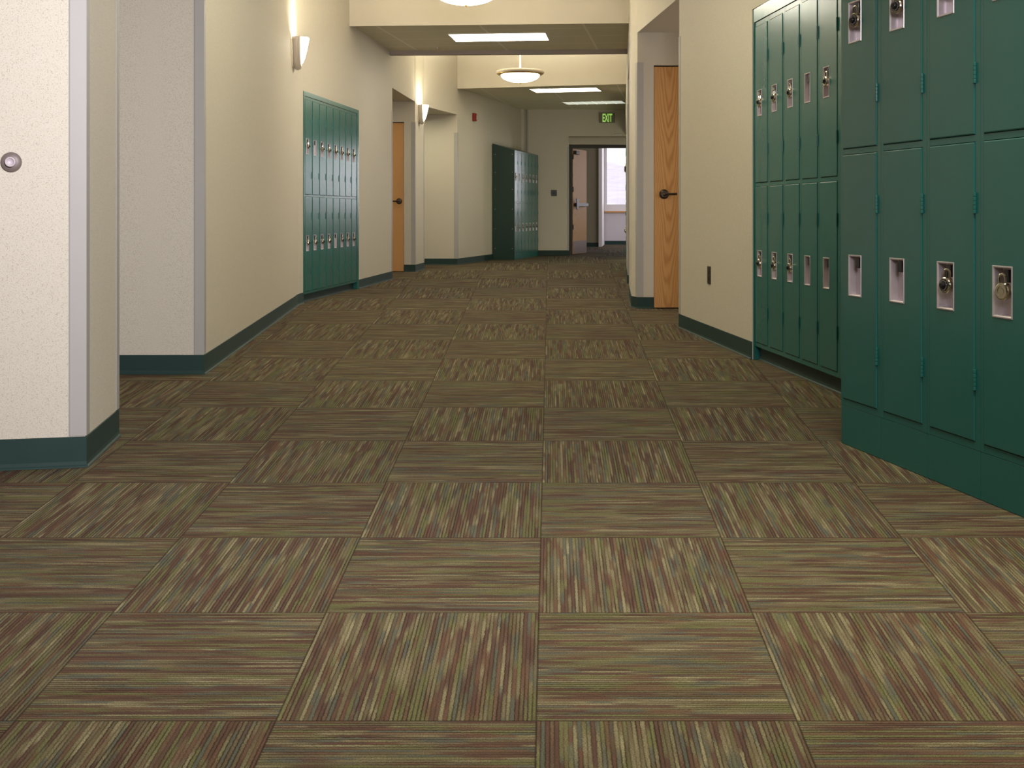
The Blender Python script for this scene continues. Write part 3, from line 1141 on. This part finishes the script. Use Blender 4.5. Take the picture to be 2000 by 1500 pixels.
wf = struct(link('window_1', bm, M['white']))
bm = bmesh.new()
box(bm, WX0, WY + 0.055, WZ0, WX1 - 0.06, WY + 0.061, WZ1 - 0.05)
link('pane', bm, M['glass'], wf)
bm = bmesh.new()
box(bm, 2.42, WY - 0.09, 0.835, WX1 + 0.1, WY - 0.001, 0.875, bev=0.004)
struct(link('trim_32', bm, M['oak']))
bm = bmesh.new()
prism(bm, [(8.3, 24.9), (8.4, 24.9), (8.4, 33), (8.3, 33)], 0, 3.0)
struct(link('wall_right', bm, M['room']))
bm = bmesh.new()
prism(bm, [(-1.6, 24.9), (-1.5, 24.9), (-1.5, 33), (-1.6, 33)], 0, 3.0)
prism(bm, [(-1.6, 24.93), (0.9, 24.93), (0.9, 25.02), (-1.6, 25.02)], 0, 3.0)
prism(bm, [(3.6, 24.93), (8.3, 24.93), (8.3, 25.02), (3.6, 25.02)], 0, 3.0)
struct(link('wall_left', bm, M['dusk']))
bm = bmesh.new()
prism(bm, [(-1.6, 24.93), (8.4, 24.93), (8.4, 33), (-1.6, 33)], 3.0, 3.1)
struct(link('ceiling', bm, M['paint']))

# hillside outside
bm = bmesh.new()
nx, ny = 60, 18
gr = []
for j in range(ny):
    row = []
    yy = 45 + j * 7
    for i in range(nx):
        xx = -30 + i * 2.0
        h = -1.5 + (j / (ny - 1)) ** 0.75 * (8.2 + 0.8 * math.sin(xx * 0.21) + 0.5 * math.sin(xx * 0.53 + j)) + 0.25 * math.sin(i * 1.7 + j * 2.3)
        row.append(bm.verts.new((xx, yy, h)))
    gr.append(row)
for j in range(ny - 1):
    for i in range(nx - 1):
        bm.faces.new((gr[j][i], gr[j][i + 1], gr[j + 1][i + 1], gr[j + 1][i]))
hl = link('hillside', bm, M['hill'], smooth=True)
struct(hl)


# ------------------------------------------------------------------ light fixtures
def pendant(loc, power, label, group='bowl pendants'):
    t = thing('pendant_light', loc, 0, label, 'pendant light', group)
    R = 0.345
    bm = bmesh.new()
    # trim ring, upper half enamel
    lathe(bm, [(R - 0.055, -0.018), (R - 0.02, -0.022), (R - 0.004, -0.010), (R, 0.006), (R - 0.010, 0.024), (R - 0.035, 0.034), (R - 0.075, 0.030), (R - 0.080, 0.0), (R - 0.055, -0.018)], 64)
    link('trim_ring', bm, M['enamel'], t, smooth=True)
    bm = bmesh.new()
    lathe(bm, [(R - 0.074, -0.034), (R - 0.062, -0.038), (R - 0.030, -0.030), (R - 0.012, -0.020), (R - 0.014, -0.016), (R - 0.050, -0.020), (R - 0.074, -0.024)], 64)
    link('lower_band', bm, M['brass'], t, smooth=True)
    bm = bmesh.new()
    prof = []
    for i in range(13):
        a = i / 12 * math.pi / 2
        prof.append(((R - 0.07) * math.cos(a) if i < 12 else 0, -0.034 - 0.105 * math.sin(a) ** 1.0))
    lathe(bm, prof, 64)
    link('glass_bowl', bm, M['bowl'], t, smooth=True)
    bm = bmesh.new()
    lathe(bm, [(0, -0.137), (0.010, -0.140), (0.012, -0.148), (0.005, -0.153), (0.007, -0.160), (0, -0.165)], 16)
    link('finial', bm, M['brass'], t, smooth=True)
    bm = bmesh.new()
    lathe(bm, [(0, 0.03), (0.007, 0.03), (0.007, HT - loc[2] - 0.04), (0.06, HT - loc[2] - 0.035), (0.06, HT - loc[2] - 0.005), (0, HT - loc[2] - 0.005)], 16)
    link('stem', bm, M['enamel'], t)
    l = bpy.data.lights.new('pendant_lamp', 'AREA')
    l.shape = 'DISK'
    l.size = 0.42
    l.energy = power
    l.color = (1.0, 0.96, 0.83)
    lo = bpy.data.objects.new('pendant_lamp', l)
    COL.objects.link(lo)
    lo.parent = t
    lo.location = (0, 0, -0.015)
    lo.rotation_euler = (math.pi, 0, 0)
    return t


pendant((-0.41, 11.2, 2.835), 78, 'glass bowl pendant cut off by the top photo edge, nearest the camera')
pendant((0.117, 17.9, 2.835), 55, 'glass bowl pendant hanging between the two lowered ceilings')


def troffer(cx, cy, rz, lit, label, lens='lens'):
    t = thing('ceiling_light', (cx, cy, 2.849), rz, label, 'ceiling light', 'recessed ceiling panels')
    w2, d2 = 0.545, 0.300
    bm = bmesh.new()
    for a_ in ((-w2 - 0.02, -d2 - 0.02, w2 + 0.02, -d2), (-w2 - 0.02, d2, w2 + 0.02, d2 + 0.02), (-w2 - 0.02, -d2, -w2, d2), (w2, -d2, w2 + 0.02, d2)):
        box(bm, a_[0], a_[1], -0.008, a_[2], a_[3], -0.0005)
    link('frame', bm, M['enamel'], t)
    bm = bmesh.new()
    box(bm, -w2, -d2, -0.005, w2, d2, -0.001)
    if not lit:
        for i in range(1, 6):
            x = -w2 + i * 2 * w2 / 6
            box(bm, x - 0.004, -d2, -0.012, x + 0.004, d2, -0.005)
        for i in range(1, 3):
            y = -d2 + i * 2 * d2 / 3
            box(bm, -w2, y - 0.004, -0.012, w2, y + 0.004, -0.005)
    link('diffuser', bm, M[lens] if lit else M['lens_off'], t)


troffer(-0.143, 14.35, math.radians(-5.5), True, 'lit rectangular panel in the nearer lowered ceiling')
troffer(0.88, 20.55, math.radians(-12.5), True, 'lit rectangular panel in the far lowered ceiling behind the pendant', 'lens_far')
troffer(1.50, 22.90, math.radians(-14), False, 'dim rectangular panel with dividers near the exit sign')


def sconce(pt, d, zc, power, label):
    """d: direction along the wall, left to right as seen from the room; room lies to the right of d."""
    rz = math.atan2(d[1], d[0])
    t = thing('wall_sconce', (pt[0], pt[1], zc), rz, label, 'wall light', 'wall sconces')
    # local: x along wall, -y into the corridor, z up
    bm = bmesh.new()
    hw, hh = 0.135, 0.28
    prof_o, prof_i = [], []
    n = 20
    for i in range(n + 1):
        a = math.pi + math.pi * i / n
        prof_o.append((hw * math.cos(a), hh * math.sin(a)))
        prof_i.append(((hw - 0.028) * math.cos(a), (hh - 0.045) * math.sin(a)))
    # body: half-shield shell, outer wall to rim
    def row(pr, y, s=1.0):
        return [bm.verts.new((p[0] * s, y, p[1] * s)) for p in pr]
    rows = [row(prof_o, -0.001, 0.90), row(prof_o, -0.015, 0.97), row(prof_o, -0.040, 1.0), row(prof_o, -0.062, 0.97), row(prof_o, -0.072, 0.90), row(prof_i, -0.070, 1.0), row(prof_i, -0.030, 0.98)]
    for a_, b_ in zip(rows, rows[1:]):
        for i in range(n):
            bm.faces.new((a_[i], a_[i + 1], b_[i + 1], b_[i]))
    link('housing', bm, M['enamel'], t, smooth=True)
    bm = bmesh.new()
    pr2 = [(p[0] * 0.98, p[1] * 0.98) for p in prof_i]
    rows = []
    for y, s in ((-0.060, 1.0), (-0.085, 0.99), (-0.108, 0.93), (-0.124, 0.80), (-0.133, 0.55), (-0.136, 0.0)):
        rows.append([bm.verts.new((p[0] * s, -0.056 + (y + 0.056) * (1 - 0.62 * abs(p[1] * s) / hh), p[1] * s)) for p in pr2] if s else [bm.verts.new((0, y, 0.0))] * (n + 1))
    for a_, b_ in zip(rows, rows[1:]):
        for i in range(n):
            q = []
            for v_ in (a_[i], a_[i + 1], b_[i + 1], b_[i]):
                if v_ not in q:
                    q.append(v_)
            bm.faces.new(q)
    link('glass_shade', bm, M['sglass'], t, smooth=True)
    l = bpy.data.lights.new('sconce_lamp', 'AREA')
    l.shape = 'RECTANGLE'
    l.size = 0.16
    l.size_y = 0.07
    l.energy = power
    l.color = (1.0, 0.92, 0.64)
    lo = bpy.data.objects.new('sconce_lamp', l)
    COL.objects.link(lo)
    lo.parent = t
    lo.location = (0, -0.050, -0.02)
    lo.rotation_euler = (math.radians(180), 0, 0)
    return t


sc1 = lerp(RC, K1, 0.975)
sconce(sc1, unit(RC, K1), 2.36, 22, 'half-bowl wall sconce above the left locker bank')
sconce(lerp(Q0, Q1, 0.42), unit(Q0, Q1), 2.385, 17, 'half-bowl wall sconce on the narrow pillar beyond the oak door')

# ------------------------------------------------------------------ small wall things
# door stop on the near pier
pd = unit((bx_, 3.742), PA)
px_ = PA[0] + (-0.233) * 1.0
bs = (-1.633, 4.091)
t = thing('door_stop', (bs[0], bs[1], 1.004), math.atan2(pd.y, pd.x), 'round grey rubber door stop on the bright near pier', 'door stop')
bm = bmesh.new()
lathe(bm, [(0, 0.001), (0.0328, 0.001), (0.0325, 0.005), (0.029, 0.009), (0.018, 0.012), (0.0, 0.012)], 40, 'Y')
link('base_disc', bm, M['bump'], t, smooth=True)
bm = bmesh.new()
lathe(bm, [(0.0168, 0.010), (0.0162, 0.023), (0.0150, 0.0255), (0.0125, 0.0255), (0.0110, 0.023), (0.009, 0.019), (0.0, 0.017)], 36, 'Y')
link('bumper', bm, M['bump_lite'], t, smooth=True)

# outlet on right wall
md = unit(MC, B2a)
op = lerp(MC, (1.373, 7.17), 0.475)
t = thing('wall_outlet', (op[0], op[1], 0.43), math.atan2(md.y, md.x), 'dark brown outlet plate low on the right beige wall', 'outlet')
bm = bmesh.new()
box(bm, -0.036, -0.007, -0.058, 0.036, -0.0005, 0.058, bev=0.002)
link('cover_plate', bm, M['bronze'], t)
for z in (-0.02, 0.02):
    bm = bmesh.new()
    lathe(bm, [(0, 0.0085), (0.014, 0.0085), (0.016, 0.0071), (0, 0.0071)], 16, 'Y', cen=(0, 0, z))
    link('socket', bm, M['black'], t)

# fire alarm
gd = unit(G0, G1)
ap = lerp(G0, G1, 0.215)
t = thing('fire_alarm', (ap[0], ap[1], 2.44), math.atan2(gd.y, gd.x), 'small red fire alarm strobe high on the far left wall', 'fire alarm')
bm = bmesh.new()
box(bm, -0.065, -0.045, -0.065, 0.065, -0.0005, 0.065, bev=0.005)
link('housing', bm, M['red'], t)
bm = bmesh.new()
box(bm, 0.005, -0.075, -0.045, 0.055, -0.0455, 0.045, bev=0.01)
link('strobe_lens', bm, M['clear'], t)

# dark switch plate on end wall
t = thing('switch_plate', (0.82, 24.5, 1.22), 0, 'small square black plate on the end wall beside the exit', 'switch plate')
bm = bmesh.new()
box(bm, -0.055, -0.012, -0.058, 0.055, -0.0005, 0.058, bev=0.003)
link('cover_plate', bm, M['black'], t)
bm = bmesh.new()
box(bm, -0.012, -0.018, -0.02, 0.012, -0.0125, 0.02, bev=0.002)
link('switch', bm, M['dark_metal'], t)

# exit sign
t = thing('exit_sign', (1.855, 24.5, 2.685), 0, 'green lettered EXIT sign high above the far doorway', 'exit sign')
bm = bmesh.new()
box(bm, -0.15, -0.05, -0.095, 0.15, -0.0005, 0.095, bev=0.006)
link('housing', bm, M['exit_face'], t)


def letters(txt, size, xs, ext, mat, parent, loc, name):
    c = bpy.data.curves.new(name, 'FONT')
    c.body = txt
    c.size = size
    c.extrude = ext
    c.align_x = 'CENTER'
    c.align_y = 'CENTER'
    c.offset = 0.004
    tmp = bpy.data.objects.new('tmp', c)
    COL.objects.link(tmp)
    bpy.context.view_layer.update()
    me = bpy.data.meshes.new_from_object(tmp.evaluated_get(bpy.context.evaluated_depsgraph_get()))
    bpy.data.objects.remove(tmp)
    xs_ = [v_.co.x for v_ in me.vertices]
    ys_ = [v_.co.y for v_ in me.vertices]
    mx, my = (min(xs_) + max(xs_)) / 2, (min(ys_) + max(ys_)) / 2
    for v_ in me.vertices:
        v_.co = Vector(((v_.co.x - mx) * xs, -v_.co.z, v_.co.y - my))
    me.materials.clear()
    me.materials.append(mat)
    o_ = bpy.data.objects.new(name, me)
    COL.objects.link(o_)
    o_.parent = parent
    o_.location = loc
    return o_


letters('EXIT', 0.225, 0.42, 0.002, M['exit_txt'], t, (0.005, -0.0525, 0), 'lettering')

# slim pale fitting at the header edge
t = bmesh.new()
box(t, -0.07, -0.03, -0.012, 0.07, -0.0005, 0.012, bev=0.004)
o = link('header_fitting', t, M['white'])
o.location = (2.07, 24.5, 2.355)
tag(o, 'slim white fitting on the header over the exit doorway', 'header_fitting')

# sprinkler head on the nearer lowered ceiling
t = thing('sprinkler', (-0.905, 15.2, 2.849), 0, 'small sprinkler head on the left of the nearer lowered ceiling', 'sprinkler')
bm = bmesh.new()
lathe(bm, [(0, -0.0005), (0.035, -0.0005), (0.03, -0.006), (0.010, -0.008), (0.010, -0.03), (0, -0.03)], 18)
link('escutcheon', bm, M['enamel'], t)
bm = bmesh.new()
lathe(bm, [(0, -0.030), (0.006, -0.032), (0.006, -0.044), (0.022, -0.046), (0.022, -0.049), (0, -0.049)], 14)
link('deflector', bm, M['brass'], t)
